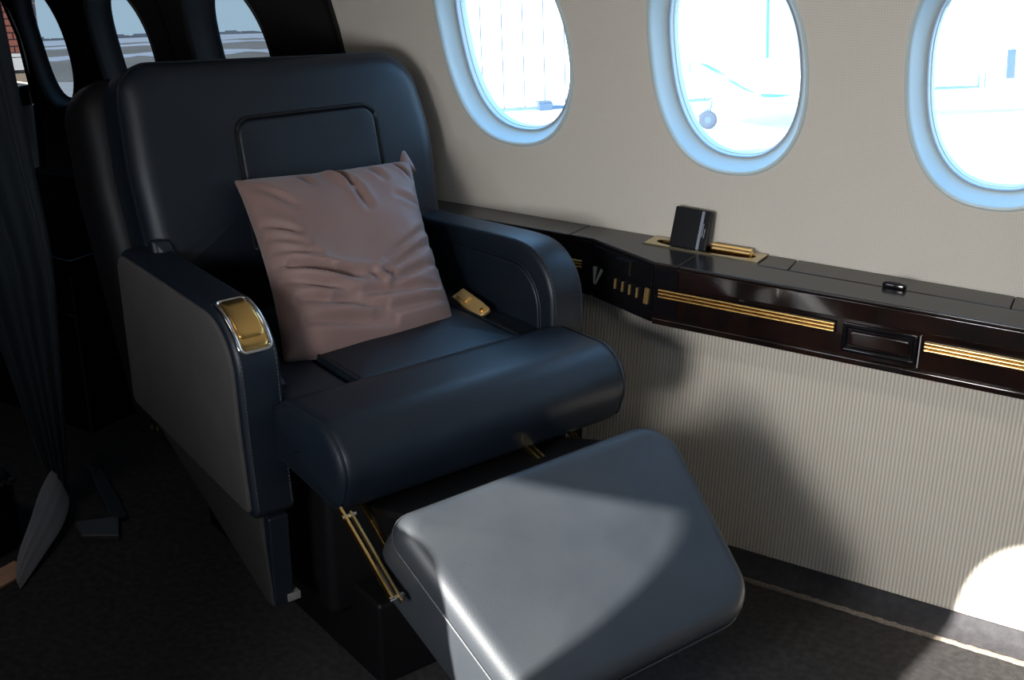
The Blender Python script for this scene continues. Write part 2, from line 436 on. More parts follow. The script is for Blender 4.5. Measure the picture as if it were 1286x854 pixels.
# boards
fb = MB().prism([(2.2165, .590), (2.236, .590), (2.236, .706), (2.2165, .706)], -1.018, XE, lambda u, v, w_: (w_, u, v))
build('fascia_board', fb, M['burl'], LE, bev=.004)
build('bottom_moulding', MB().prism([(2.212, .577), (2.372, .577), (2.374, .592), (2.212, .592)], -1.02, XE, lambda u, v, w_: (w_, u, v)), M['burl'], LE, bev=.004)
build('angled_board', MB().prism([(-1.205, 2.295), (-1.018, 2.2165), (-1.012, 2.23), (-1.199, 2.309)], .578, .706, I3), M['gloss_black'], LE, bev=.003)
build('angled_bottom', MB().prism([(-1.205, 2.297), (-1.02, 2.219), (-1.02, 2.37), (-1.205, 2.37)], .577, .589, I3), M['gloss_black'], LE, bev=.002)
build('narrow_board', MB().prism([(2.295, .580), (2.309, .580), (2.309, .706), (2.295, .706)], -1.91, -1.205, lambda u, v, w_: (w_, u, v)), M['gloss_black'], LE, bev=.003)


def top_piece(name, poly, z0=.7065, z1=ZT, m=None):
    return build(name, MB().prism(poly, z0, z1, I3), m or M['ledge_top'], LE, bev=.0025)


YB = 2.382
top_piece('top_panel', [(-1.91, 2.293), (-1.2635, 2.293), (-1.2575, YB), (-1.91, YB)])
top_piece('top_panel', [(-1.262, 2.293), (-1.205, 2.293), (-1.018, 2.2125), (-.9655, 2.2125), (-.9655, 2.3145), (-1.0955, 2.3145), (-1.0955, YB), (-1.256, YB)])
top_piece('top_panel', [(-.9635, 2.2125), (XE, 2.2125), (XE, 2.3035), (-.830, 2.3035), (-.830, 2.3145), (-.9635, 2.3145)])
top_piece('top_panel', [(-.833, 2.3055), (-.768, 2.3055), (-.774, YB), (-.833, YB)])
lid = top_piece('lid', [(-.766, 2.3055), (-.3395, 2.3055), (-.3455, YB), (-.772, YB)])
top_piece('lid', [(-.3375, 2.3055), (.35, 2.3055), (.35, YB), (-.3435, YB)])
fp = slab(rpoly([(-.576, 2.300), (-.530, 2.300), (-.530, 2.316), (-.576, 2.316)], .006), .013, .005, .001, lambda u, v, w_: (u, v, ZT - .001 + w_))
build('finger_pull', fp, M['gloss_black'], lid)
# drop front of the fascia, joints
build('drop_front', MB().prism([(2.2125, .668), (2.218, .668), (2.218, .7045), (2.2145, .7045)], -.9625, XE, lambda u, v, w_: (w_, u, v)), M['burl'], LE, bev=.002)
build('corner_block', MB().prism([(2.2125, .595), (2.218, .595), (2.218, .7045), (2.2145, .7045)], -1.017, -.9655 + .000, lambda u, v, w_: (w_, u, v)), M['gloss_black'], LE, bev=.0025)
# lower fascia face with recess frames


def gold_strip(x0, x1, y, zc, h):
    o = box('gold_strip', (x0, y - .003, zc - h / 2), (x1, y + .002, zc + h / 2), M['gloss_black'], LE)
    for k in range(3):
        zz_ = zc + (k - 1) * h * .31
        build('gold_rib', MB().tube([(x0 + .002, y - .004, zz_), (x1 - .002, y - .004, zz_)], h * .142, 10), M['gold'], o)


gold_strip(-1.007, -.632, 2.2145, .6475, .023)
gold_strip(-.464, -.10, 2.2145, .6435, .023)
gold_strip(.06, .42, 2.2145, .6435, .023)
gold_strip(-1.62, -1.226, 2.2935, .650, .022)
# ashtray box between the strips
fr = rpoly([(-.618, .602), (-.475, .602), (-.475, .660), (-.618, .660)], .004)
rings = []
for ins, d in ((0, .006), (0, .0), (.004, -.001), (.0075, .0), (.010, .004), (.0125, .0035), (.016, .0045), (.020, .0048)):
    rings.append([(u, 2.2125 + d, v) for u, v in [(p[0] - q[0] * ins, p[1] - q[1] * ins) for p, q in zip(fr, normals2(fr))]])
build('ashtray_box', MB().loft(rings), M['gloss_black'], LE, angle=50)
at = rpoly([(-.604, .616), (-.489, .616), (-.489, .646), (-.604, .646)], .006)
build('ashtray_lid', slab(at, .006, .003, 0, lambda u, v, w_: (u, 2.2175 - w_, v)), M['burl'], LE)
# thin bright joint at the right of the box
box('joint_strip', (-.4722, 2.2115, .598), (-.4702, 2.2165, .662), M['steel'], LE)
# cup tray
ct = tag(empty('cup_tray', (0, 0, 0))); ct.parent = LE
ov = oval(-.9625, 2.345, .112, .0215, 64, 2.6)
outer = []
for (u, v) in ov:
    dx, dy = u + .9625, v - 2.345; L_, R_, B_, T_ = -1.0935, -.8350, 2.3165, 2.3745
    tx = ((R_ + .9625) / dx if dx > 1e-9 else (L_ + .9625) / dx if dx < -1e-9 else 1e9)
    ty = ((T_ - 2.345) / dy if dy > 1e-9 else (B_ - 2.345) / dy if dy < -1e-9 else 1e9); t = min(tx, ty)
    outer.append((-.9625 + dx * t, 2.345 + dy * t))
for X in (-1.0935, -.8350):
    for Y in (2.3165, 2.3745):
        k = min(range(64), key=lambda j: (outer[j][0] - X) ** 2 + (outer[j][1] - Y) ** 2); outer[k] = (X, Y)
pl = MB().loft([[(u, v, .707) for u, v in outer], [(u, v, .7158) for u, v in outer], [(u, v, .7158) for u, v in ov]], True, False, False)
build('tray_plate', pl, M['gold_plate'], LE, angle=30)
bpy.data.objects.remove(ct)
build('tray_liner', MB().loft([[(u, v, .7156) for u, v in ov], [(u, v, .668) for u, v in ov]], True, False, True), M['gold'], LE, angle=50)
build('tray_rail', MB().tube([(-.955, 2.362, .7225), (-.865, 2.362, .7225)], .0035, 10).tube([(-.950, 2.352, .718), (-.862, 2.352, .718)], .0028, 10), M['gold_soft'], LE)
box('tray_clip', (-.862, 2.338, .714), (-.857, 2.352, .724), M['gold'], LE, bev=.001)
box('tray_insert', (-.95, 2.332, .690), (-.872, 2.350, .706), mat('brown leather insert', (.09, .035, .015), .5), LE, bev=.003)

# control panel on the angled face
CPm = Matrix.Translation((-1.205, 2.295, 0)) @ Matrix.Rotation(math.atan2(2.2165 - 2.295, .187), 4, 'Z')
pn = empty('control_panel'); pn.parent = LE; pn.matrix_world = CPm
box('panel_face', (.008, -.0035, .600), (.198, .0, .700), M['screen'], pn, bev=.002)
bpy.context.view_layer.update()


def on_panel(name, prism_poly, d0, d1, m, bev=0.):
    return build(name, MB().prism(prism_poly, d0, d1, lambda u, v, w_: (u, -w_, v)), m, pn, bev=bev)


on_panel('chrome_wedge', [(.0105, .652), (.021, .654), (.017, .634), (.0125, .614)], .003, .007, M['pale'])
on_panel('chrome_blade', [(.014, .613), (.018, .612), (.041, .650), (.035, .653)], .003, .006, M['pale'])
on_panel('switch_frame', [(.046, .655), (.1975, .658), (.1975, .606), (.018, .606)], .0033, .0045, M['gloss_black'])
for i, (tx, m_) in enumerate(((.062, 'steel'), (.087, 'gold'), (.111, 'gold'), (.134, 'gold'), (.158, 'gold_plate'))):
    h = .011 if i else .008
    on_panel('switch_key', [(tx - .0095, .634 - h), (tx + .012, .634 - h), (tx + .013, .634 + h), (tx - .008, .634 + h)], .004, .0065, M['screen'], .001)
    if i: on_panel('switch_bar', [(tx - .0022, .634 - h), (tx + .0012, .634 - h), (tx + .0028, .634 + h), (tx - .0006, .634 + h)], .006, .010, M['gold_soft'])
for dx in (0, .007):
    on_panel('switch_bar', [(.1795 + dx, .617), (.1825 + dx, .617), (.187 + dx, .652), (.184 + dx, .652)], .004, .009, M['gold_soft'])
rk = on_panel('rocker_switch', [(.084, .664), (.134, .667), (.134, .696), (.084, .693)], .0033, .0055, M['gloss_black'], .001)
on_panel('rocker_key', [(.087, .667), (.107, .668), (.107, .693), (.087, .691)], .005, .008, M['screen'], .001)
on_panel('rocker_key', [(.110, .668), (.128, .669), (.128, .694), (.110, .693)], .005, .008, M['screen'], .001)
on_panel('rocker_edge', [(.1305, .664), (.1330, .664), (.1345, .697), (.1320, .697)], .005, .009, M['gold_plate'])

# small black monitor standing in the tray
mo = tag(empty('pocket_monitor', (-1.002, 2.333, .690)), 'small black flat monitor with silver stripe standing in the gold tray', 'monitor')
tilt = Matrix.Rotation(radians(-17), 4, 'X') @ Matrix.Rotation(radians(1.5), 4, 'Y')
mp_ = slab(rpoly([(-.0415, 0), (.0425, 0), (.0425, .107), (-.0415, .107)], .003, 3), .011, .0015, 0, lambda u, v, w_: tilt @ Vector((u, -w_ + .0055, v)))
build('monitor_case', mp_, M['screen'], mo, angle=35)
build('silver_stripe', MB().box((.0200, -.0062, .002), (.0262, -.0053, .105), tilt), mat('grey stripe', (.20, .22, .26), .4), mo, smooth=False)
mk = MB()
random.seed(8)
for k in range(9): mk.box((.0275, -.0060, .052 + k * .0032), (.0275 + random.choice((.0016, .0022)), -.0054, .054 + k * .0032), tilt)
for k in range(6): mk.box((.0318, -.0060, .050 + k * .0034), (.0318 + random.choice((.0014, .0020)), -.0054, .0522 + k * .0034), tilt)
tag(build('small_print', mk, mat('pale print', (.35, .37, .42), .5), mo, smooth=False), kind='stuff')

# ------------------------------------------------------------------ armchair
CH = tag(empty('armchair', (-1.505, 1.72, .21), radians(-21), .86), 'big navy leather swivel armchair with footrest out, beside the window wall', 'armchair')
# back: local plane x = -.28 - .3*(z-.62); u = y, v = z, w towards the sitter
BN = Vector((1, 0, .3)).normalized()


def bmap(u, v, w_):
    return Vector((-.28 - .3 * (v - .62), u, v)) + BN * w_


bo = rpoly([(-.255, .56), (.545, .56), (.568, .82), (.535, 1.022), (-.245, 1.062), (-.262, .82)], [.03, .03, .5, .115, .085, .5], 8)
B_T = .16
back = build('backrest', slab(bo, B_T, .055, .016, lambda u, v, w_: bmap(u, v, w_ - B_T), puff_b=0, r_b=.03), M['leather'], CH, angle=60)
build('piping', piping(bo, -.040, .004, .0045, bmap), M['leather'], back)
hp_ = rpoly([(-.008, .60), (.372, .60), (.378, .896), (.002, .902)], [.02, .02, .035, .035], 6)
head = build('head_panel', slab(hp_, .03, .010, .006, lambda u, v, w_: bmap(u, v, w_ - .013)), M['leather'], CH)
build('piping', piping(hp_, .012, -.004, .0055, bmap), M['shell'], head)
# fold at the aisle side lower corner of the back
fd = slab(rpoly([(-.262, .600), (-.198, .600), (-.215, .668), (-.262, .675)], [.01, .02, .02, .01]), .03, .012, .006, lambda u, v, w_: bmap(u, v, w_ - .012))
build('side_fold', fd, M['leather'], back)
so_ = rpoly([(-.29, .25), (.38, .25), (.47, .80), (.45, 1.0), (-.30, 1.055), (-.31, .8)], [.05, .05, .3, .1, .09, .3], 6)
sh = build('back_shell', slab(so_, .20, .06, 0, lambda u, v, w_: bmap(u, v, -B_T - .205 + w_ + .03), puff_b=.015, r_b=.07), M['shell'], CH)
# seat
SB = .455
for (y0, y1, nm, top_) in ((-.055, .375, 'seat_cushion', .468),):
    so2 = rpoly([(-.27, y0), (.275, y0), (.275, y1), (-.27, y1)], .012)
    sc_ = build(nm, slab(so2, .10, .018, .012, lambda u, v, w_: (u, v, top_ - .10 + w_ - .03 * max(0, -u + .1))), M['leather'], CH)
    build('piping', piping(so2, .0975, .003, .0035, lambda u, v, w_: (u, v, top_ - .10 + w_ - .03 * max(0, -u + .1))), M['leather'], sc_)
for (y0, y1) in ((-.215, -.058), (.378, .465)):
    so2 = rpoly([(-.27, y0), (.285, y0), (.285, y1), (-.27, y1)], .012)
    build('seat_border', slab(so2, .10, .02, .004, lambda u, v, w_: (u, v, .357 + w_)), M['leather'], CH)
bp_ = rpoly([(.235, .33), (.50, .308), (.540, .42), (.475, .490), (.30, .482), (.235, .452)], [.02, .045, .10, .12, .10, .03], 8)
bl = build('front_bolster', slab(bp_, .73, .035, .012, lambda u, v, w_: (u, w_ - .248, v), puff_b=.012, r_b=.03), M['leather'], CH, angle=60)
build('piping', piping(bp_, .012, .008, .0042, lambda u, v, w_: (u, w_ - .248, v)), M['leather'], bl)
build('piping', piping(bp_, .718, .008, .0042, lambda u, v, w_: (u, w_ - .248, v)), M['leather'], bl)
box('seat_frame', (-.45, -.14, .25), (.40, .40, .345), M['black'], CH, bev=.01)
box('pedestal', (-.10, -.14, -.1), (.25, .38, .30), M['black'], CH, bev=.02)
box('plinth', (-.55, -.085, -.2441), (.36, .36, -.03), M['shell'], CH, bev=.012)
box('base_shell', (-.62, -.20, .04), (-.10, .44, .36), M['shell'], CH, bev=.03)
for (u, v) in ((-.60, .10), (-.56, .115), (-.585, .075), (-.545, .085)):
    st = MB().loft([[(u + r_ * cos(2 * pi * k / 10), -.2005 - d, v + r_ * sin(2 * pi * k / 10)) for k in range(10)] for r_, d in ((.008, 0), (.008, .003), (.005, .005))])
    build('brass_stud', st, M['brass_dim'], CH)

# arms
ARM = [(-.38, .25), (.262, .208), (.243, .40), (.232, .645), (-.38, .650)]
AO = rpoly(ARM, [.03, .02, .4, .135, .05], 10)


def armrest(y0, y1, outer_sign, metal):
    t = y1 - y0; dx = .048 if outer_sign > 0 else 0.
    ao = [(p[0] + dx * (p[0] > -.3), p[1] - (.045 * min(1, max(0, .06 - p[0]) / .44) if outer_sign > 0 and p[1] > .5 else 0)) for p in AO]
    a = build('armrest', slab(ao, t, .014, .0, lambda u, v, w_: (u, y0 + w_, v)), M['leather'], CH, angle=60)
    yo = y0 if outer_sign < 0 else y1
    # outer suede panel
    po = rpoly([(-.37, .262), (.247 + dx, .222), (.228 + dx, .40), (.218 + dx, .632), (-.37, .637 - .045 * (outer_sign > 0))], [.02, .015, .4, .122, .04], 10)
    if outer_sign < 0:
        p_ = build('side_panel', slab(po, .012, .005, .003, lambda u, v, w_: (u, y0 + .005 - w_, v)), M['suede'], a)
    else:
        p_ = build('side_panel', slab(po, .012, .005, .003, lambda u, v, w_: (u, y1 - .005 + w_, v)), M['suede'], a)
    # inner inset panel with double seam
    pi_ = rpoly([(-.36, .30), (.200 + dx, .30), (.185 + dx, .600), (-.36, .608 - .04 * (outer_sign > 0))], [.02, .02, .10, .03], 10)
    yi, sg = (y1, 1) if outer_sign < 0 else (y0, -1)
    q_ = build('inner_panel', slab(pi_, .012, .005, .004, lambda u, v, w_: (u, yi + sg * (w_ - .006), v)), M['leather'], a)
    build('piping', piping(pi_, .004, -.005, .003, lambda u, v, w_: (u, yi + sg * (w_ - .003), v)), M['leather'], a)
    # stitches up the front strip
    stm = MB()
    front = [p for p in ao if p[0] > .10 and p[1] > .23]
    for yy in (y0 + .010, y1 - .010):
        for k in range(len(front) - 1):
            p, q = Vector((front[k][0], yy, front[k][1])), Vector((front[k + 1][0], yy, front[k + 1][1]))
            L = (q - p).length; m_ = max(1, int(L / .007))
            for j in range(m_):
                c_ = p.lerp(q, (j + .2) / m_); d_ = p.lerp(q, (j + .75) / m_); stm.tube([c_, d_], .0012, 4)
    tag(build('stitching', stm, M['thread'], a), kind='stuff')
    return a


arm1 = armrest(-.308, -.212, -1, True)
arm2 = armrest(.455, .552, 1, False)
# skirts under the arms
for ys, t_ in ((-.288, .03), (.505, .03)):
    sk = rpoly([(-.36, .262), (-.26, .200), (.235, .0), (.268, .0), (.240, .200), (.20, .25)], [.01, .02, .01, .005, .005, .01])
    build('side_skirt', slab(sk, t_, .006, 0, lambda u, v, w_: (u, ys + w_, v)), M['skirt'], CH)
    box('skirt_edge', (.243, ys + .004, .0), (.270, ys + t_ + .02, .214), M['leather'], CH, bev=.005)

# recline control on the aisle arm: chrome frame, gold lid following the rounded front
path = [p for p in AO]
i0 = max(range(len(path)), key=lambda k: (path[k][1] > .6) * 1.0 - abs(path[k][0] - .07))
seq = [p for p in path if p[0] > -.05 and p[1] > .36]
seq.sort(key=lambda p: math.atan2(p[1] - .45, p[0] + .02), reverse=True)  # top first, then down the front
cum = [0.]
for k in range(1, len(seq)): cum.append(cum[-1] + math.hypot(seq[k][0] - seq[k - 1][0], seq[k][1] - seq[k - 1][1]))


def armpath(s):
    k = 0
    while k < len(cum) - 2 and cum[k + 1] < s: k += 1
    f = (s - cum[k]) / max(1e-6, cum[k + 1] - cum[k]); a, b = Vector(seq[k]), Vector(seq[k + 1]); p = a.lerp(b, f)

    def tan_(i):
        i0_, i1_ = max(0, i - 1), min(len(seq) - 1, i + 1); d_ = Vector(seq[i1_]) - Vector(seq[i0_]); return d_.normalized()
    t = tan_(k).lerp(tan_(k + 1), f).normalized()
    return p, Vector((-t.y, t.x))


s_top = next(cum[k] for k in range(len(seq)) if seq[k][0] > .098)


def amap(u, v, w_):
    p, nn = armpath(s_top + u)
    if nn.dot(Vector((.7, .7))) < 0: nn = -nn
    return (p.x + nn.x * w_, -.260 + v, p.y + nn.y * w_)


fo = rpoly([(0, -.039), (.150, -.039), (.150, .039), (0, .039)], .018, 8)


def finer(o_, step=.008):
    out = []
    for i in range(len(o_)):
        p, q = o_[i], o_[(i + 1) % len(o_)]; L = math.hypot(q[0] - p[0], q[1] - p[1]); k = max(1, int(L / step))
        for j in range(k): out.append((p[0] + (q[0] - p[0]) * j / k, p[1] + (q[1] - p[1]) * j / k))
    return out


fo = finer(fo); Nf = normals2(fo)
rings = []
for ins, d in ((0, -.004), (0, .003), (.002, .005), (.005, .0055), (.0085, .004), (.0095, .0005)):
    rings.append([amap(p[0] - q[0] * ins, p[1] - q[1] * ins, d) for p, q in zip(fo, Nf)])
ctl = build('recline_frame', MB().loft(rings, True, False, False), M['chrome'], arm1, angle=60)


def curved_sheet(u0, u1, v0, v1, w_, rad, name, m, th=.002, dome=0.):
    o_ = finer(rpoly([(u0, v0), (u1, v0), (u1, v1), (u0, v1)], rad, 6)); N_ = normals2(o_); cx, cy = (u0 + u1) / 2, (v0 + v1) / 2
    rr = [[amap(p[0], p[1], w_ - th) for p in o_], [amap(p[0], p[1], w_) for p in o_], [amap(p[0] - q[0] * .0015, p[1] - q[1] * .0015, w_ + .001) for p, q in zip(o_, N_)]]
    for s_ in (.8, .6, .4, .2, .03): rr.append([amap(cx + (p[0] - cx) * s_, cy + (p[1] - cy) * s_, w_ + .001 + dome * (1 - s_ * s_)) for p in o_])
    return build(name, MB().loft(rr), m, arm1, angle=50)


curved_sheet(.009, .141, -.030, .030, .0008, .012, 'recline_well', M['gold'])
curved_sheet(.011, .116, -.027, .027, .0048, .011, 'recline_lid', M['gold'], th=.004, dome=.0015)

# footrest
FT = radians(39.5); fdir = Vector((cos(FT), 0, -sin(FT))); fnor = Vector((sin(FT), 0, cos(FT))); f0 = Vector((.682, 0, .402))


def fmapf(u, v, w_):
    return f0 + fdir * u + Vector((0, v, 0)) + fnor * w_


fo2 = rpoly([(.004, -.246), (.432, -.166), (.432, .405), (-.004, .448)], [.05, .06, .09, .08], 8)
fr_ = build('footrest', slab(fo2, .185, .036, .014, lambda u, v, w_: fmapf(u + .20 * min(0, w_ - .13) * (u - .16) / .25, v, w_ - .185), r_b=.015, edge_puff=.003), M['leather_lit'], CH, angle=60)
build('piping', piping(fo2, -.046, -.0018, .0026, fmapf), M['leather_lit'], fr_)
fu = rpoly([(.04, -.19), (.38, -.12), (.38, .34), (.04, .38)], .03)
build('footrest_tray', slab(fu, .02, .004, 0, lambda u, v, w_: fmapf(u, v, w_ - .200)), M['black'], fr_)


def bar(p, q, y, wd, th, m, name):
    p, q = Vector((p[0], y, p[1])), Vector((q[0], y, q[1])); d = (q - p).normalized(); s_ = Vector((0, 1, 0)); n_ = d.cross(s_)
    vs = []
    for e in (p, q):
        for a, b in ((-1, -1), (1, -1), (1, 1), (-1, 1)): vs.append(e + s_ * a * th / 2 + n_ * b * wd / 2)
    return build(name, MB().loft([vs[:4], vs[4:]]), m, CH, bev=.0012, seg=2)


for y in (-.165, .375):
    bar((.40, .325), (.600, .200), y, .012, .012, M['gold'], 'footrest_link')
    yo = -.266
    if y > 0:
        bar((.480, .322), (.66, .272), .215, .013, .007, M['gold'], 'footrest_arm')
        bar((.490, .319), (.67, .269), .229, .013, .006, M['gold'], 'footrest_arm')
        continue
    bar((.545, .358), (.722, .251), yo, .012, .006, M['gold'], 'footrest_arm')
    bar((.560, .352), (.733, .247), yo + .013, .012, .005, M['brass_dim'], 'footrest_arm')
    for (px, pz) in ((.720, .252), (.562, .346)):
        build('pivot_pin', MB().tube([(px, yo - .006, pz), (px, yo + .024, pz)], .0055, 10), M['chrome'], CH)
build('sun_stop_flap', MB().prism([(.38, .26), (.665, .352), (.665, .340), (.38, .24)], -.154, .36, lambda u, v, w_: (u, w_, v)), M['shell'], CH)  # panel added to block sun leaking through the footrest gap
box('link_bracket', (.30, .405, .13), (.40, .411, .30), M['steel'], CH, bev=.003)
box('foot_plate', (.19, -.255, .004), (.275, -.225, .022), M['steel'], CH, bev=.002)
box('front_post', (.395, .43, .0), (.425, .45, .30), M['black'], CH, bev=.003)

# lap belt: gold buckle by the window arm, strap end and chrome tip by the aisle arm
bkm = Matrix.Translation((.048, .398, .470)) @ Matrix.Scale(.92, 4) @ Matrix.Rotation(radians(6), 4, 'Y') @ Matrix.Rotation(radians(-4), 4, 'Z') @ Matrix.Rotation(radians(28), 4, 'X')
bk = build('belt_buckle', slab(rpoly([(-.072, -.021), (.010, -.021), (.070, -.019), (.070, .019), (.010, .022), (-.072, .021)], [.004, .01, .010, .010, .01, .004], 4), .012, .004, .001, lambda u, v, w_: bkm @ Vector((u, v, w_))), M['gold_soft'], CH, angle=50)
build('buckle_latch', slab(rpoly([(-.060, -.012), (-.012, -.010), (-.012, .012), (-.060, .013)], .004, 3), .006, .002, .001, lambda u, v, w_: bkm @ Vector((u, v, w_ + .010 + .05 * max(0, u + .04)))), M['gold_soft'], bk)
build('buckle_rivet', MB().tube([bkm @ Vector((.054, 0, .010)), bkm @ Vector((.054, 0, .0155))], .005, 10), M['gold'], bk)
sp = [(-.10, .432, .46), (-.07, .432, .470), (-.03, .434, .462), (.03, .436, .452)]
build('belt_strap', MB().loft([[(x, y - .006, z - .022), (x, y + .004, z + .004), (x + .001, y + .007, z + .003), (x + .001, y - .003, z - .023)] for x, y, z in sp]), M['black'], CH)
st_ = [(.13, -.196, .470), (.165, -.198, .478), (.185, -.196, .465), (.19, -.192, .43), (.19, -.188, .38)]
build('belt_strap', MB().loft([[(x, y - .010, z), (x, y + .014, z - .002), (x + .004, y + .014, z), (x + .004, y - .010, z + .003)] for x, y, z in st_]), M['leather'], CH)
build('belt_tip', slab(rpoly([(0, -.014), (.026, -.010), (.026, .010), (0, .014)], .004, 3), .008, .003, 0, lambda u, v, w_: (.145 + u * .5, -.196 + v * .7, .478 + w_ + u * .8)), M['chrome'], CH)

# ------------------------------------------------------------------ pillow
PL = tag(empty('throw_pillow', (-1.505, 1.72, .21), radians(-21), .86), 'square mauve satin throw pillow leaning on the armchair back', 'pillow')
TL, TR, BL, BR = Vector((-.275, -.050, .785)), Vector((-.232, .412, .775)), Vector((.075, -.128, .462)), Vector((.082, .318, .462))
creases = [  # u0,v0,u1,v1, width, depth  (u across, v up)
    (.50, .99, .57, .84, .016, -.010), (.57, .84, .61, .66, .022, -.006), (.46, .98, .52, .86, .03, .005),
    (.70, .97, .76, .84, .02, -.004), (.02, .70, .20, .58, .018, -.007), (.02, .62, .22, .50, .018, -.006), (.03, .54, .26, .43, .020, -.007),
    (.02, .46, .30, .36, .022, -.009), (.10, .42, .46, .27, .020, -.012), (.30, .34, .62, .26, .02, -.006), (.05, .36, .40, .20, .02, -.008),
    (.10, .24, .55, .12, .02, -.010), (.30, .20, .90, .16, .018, -.008), (.12, .13, .60, .06, .018, -.009), (.50, .10, .96, .10, .018, -.007),
    (.62, .34, .97, .52, .020, -.006), (.60, .28, .97, .42, .020, -.008), (.62, .22, .98, .30, .018, -.008), (.55, .30, .60, .22, .02, .006),
    (.80, .72, .97, .66, .02, -.004), (.30, .96, .36, .86, .02, -.004), (.08, .90, .22, .74, .02, -.005), (.86, .97, .95, .84, .016, -.006),
]


def seg_d(u, v, c):
    x0, y0, x1, y1 = c[:4]; dx, dy = x1 - x0, y1 - y0; t = max(0, min(1, ((u - x0) * dx + (v - y0) * dy) / (dx * dx + dy * dy)))
    return math.hypot(u - x0 - t * dx, v - y0 - t * dy), t


NP = 84; pv = []; pf = []
ex = (TR - TL + BR - BL).normalized(); ey = (TL - BL + TR - BR).normalized(); en = ex.cross(ey).normalized()
for side in (1, -1):
    for j in range(NP + 1):
        for i in range(NP + 1):
            u, v = i / NP, j / NP
            p = BL.lerp(BR, u).lerp(TL.lerp(TR, u), v)
            # sides draw in between the corners
            a, b = 2 * u - 1, 2 * v - 1
            pull_u = .020 * (1 - b * b) * a * abs(a) ** 2; pull_v = (.012 if b > 0 else -.022) * (1 - a * a) * b * abs(b) ** 2
            p = p - ex * pull_u - ey * pull_v
            h = ((1 - a ** 4) ** .55) * ((1 - b ** 4) ** .55)
            th = .078 * h * (1 + .18 * (-b)) if side > 0 else .055 * h
            d = 0
            if side > 0:
                for c in creases:
                    q, t = seg_d(u, v, c); wd = c[4]
                    if q < wd * 4:
                        f = .45 + .55 * sin(pi * min(1, max(0, t)))
                        d += 1.7 * c[5] * f * (exp(-(q / wd) ** 2) - .45 * exp(-((q - 1.9 * wd) / (1.1 * wd)) ** 2))
                d += .0016 * sin(9 * u + 14 * v) * h + .0010 * sin(31 * v + 6 * sin(7 * u)) * h * (1 - v)
                d *= min(1, h * 2.2)
            pv.append(p + en * (side * th + d))
n1 = (NP + 1) ** 2
for j in range(NP):
    for i in range(NP):
        q = j * (NP + 1) + i; pf.append((q, q + 1, q + NP + 2, q + NP + 1)); q += n1; pf.append((q, q + NP + 1, q + NP + 2, q + 1))
pmb = MB().add(pv, pf)
pc = build('cover', pmb, M['pillow'], PL, angle=180)
bm = bmesh.new(); bm.from_mesh(pc.data); bmesh.ops.remove_doubles(bm, verts=bm.verts, dist=.0004); bmesh.ops.recalc_face_normals(bm, faces=bm.faces); bm.to_mesh(pc.data); bm.free()
for nm, P_, d1 in (('corner_ear', TR, (ex * .12 + ey).normalized()), ('corner_ear', BR, (ex - ey * .1).normalized())):
    s1 = d1.cross(en).normalized(); L_ = .034 if P_ is TR else .026; wd = .017 if P_ is TR else .014
    P_ = P_ - ex * .016 - ey * .004; rr = []
    for k, (f, ww) in enumerate(((-.9, 1.5), (-.3, 1.15), (.2, .8), (.65, .5), (1., .22))):
        c_ = P_ + d1 * L_ * f * (1 if f > 0 else .9)
        rr.append([c_ + s1 * wd * ww * cos(2 * pi * q / 10) + en * (.011 * (1.15 - max(0, f)) * sin(2 * pi * q / 10)) for q in range(10)])
    build(nm, MB().loft(rr), M['pillow'], PL, angle=180)
random.seed(5)

# ------------------------------------------------------------------ curtain, seat corner and bits by the aisle
cd = Vector((.852, .524, 0)); chd = Vector((-.524, .852, 0)); cP = Vector((-2.31, 1.696, 0))
CU = tag(empty('aisle_curtain', tuple(cP)), 'dark navy cabin curtain hanging at the edge of the frame beside the aisle', 'curtain')
rings = []
for j in range(25):
    z = .035 + 1.55 * j / 24
    L = -.035 - .17 * min(1, z / .9) - .16 * max(0, z - .62); R_ = -.002 + .046 * min(1, z / .6) - .062 * max(0, z - .7)
    row = []
    for i in range(41):
        s_ = i / 40; x = L + (R_ - L) * s_; d = .016 * sin(s_ * 17 + z * .8) * min(1, .35 + z) + .006 * sin(s_ * 37 + 2)
        p = cd * x + chd * d; row.append((p.x, p.y, z))
    rings.append(row)
cu_o = build('curtain_cloth', MB().loft(rings, False, False, False), M['curtain'], CU, angle=180)
md = cu_o.modifiers.new('solid', 'SOLIDIFY'); md.thickness = .003
fl = [((-2.350, 1.690, .112), (-2.290, 1.684, .042)), ((-2.300, 1.60, .090), (-2.225, 1.615, .030)), ((-2.245, 1.535, .066), (-2.185, 1.535, .020)),
      ((-2.190, 1.445, .040), (-2.142, 1.450, .010)), ((-2.130, 1.396, .012), (-2.112, 1.392, .003))]
rr = []
for a, b in fl:
    a, b = Vector(a) - cP, Vector(b) - cP
    rr.append([a.lerp(b, k / 8) + Vector((0, 0, .010 * sin(pi * k / 8) * (1 if k % 2 else .6))) for k in range(9)])
lo = build('turned_hem', MB().loft(rr, False, False, False), M['lining'], CU, angle=180)
md = lo.modifiers.new('solid', 'SOLIDIFY'); md.thickness = .0025
md = lo.modifiers.new('sub', 'SUBSURF'); md.levels = 2; md.render_levels = 2

CS = tag(empty('facing_seat', (-2.45, 1.33, 0)), 'black leather seat base with gathered top edge beside the curtain hem', 'seat')
sbm = slab(rpoly([(-.25, -.35), (.19, -.35), (.19, .21), (-.25, .21)], .05), .20, .035, .01, lambda u, v, w_: (u, v, w_))
build('seat_base', sbm, M['leather'], CS)
ruf = MB(); pth = []
for k in range(121):
    t = k / 120; pth.append((.192 + .003 * sin(t * 210), -.33 + .52 * t, .178 + .0035 * sin(t * 160 + 1)))
build('gathered_piping', ruf.tube(pth, .006, 8), M['leather'], CS)
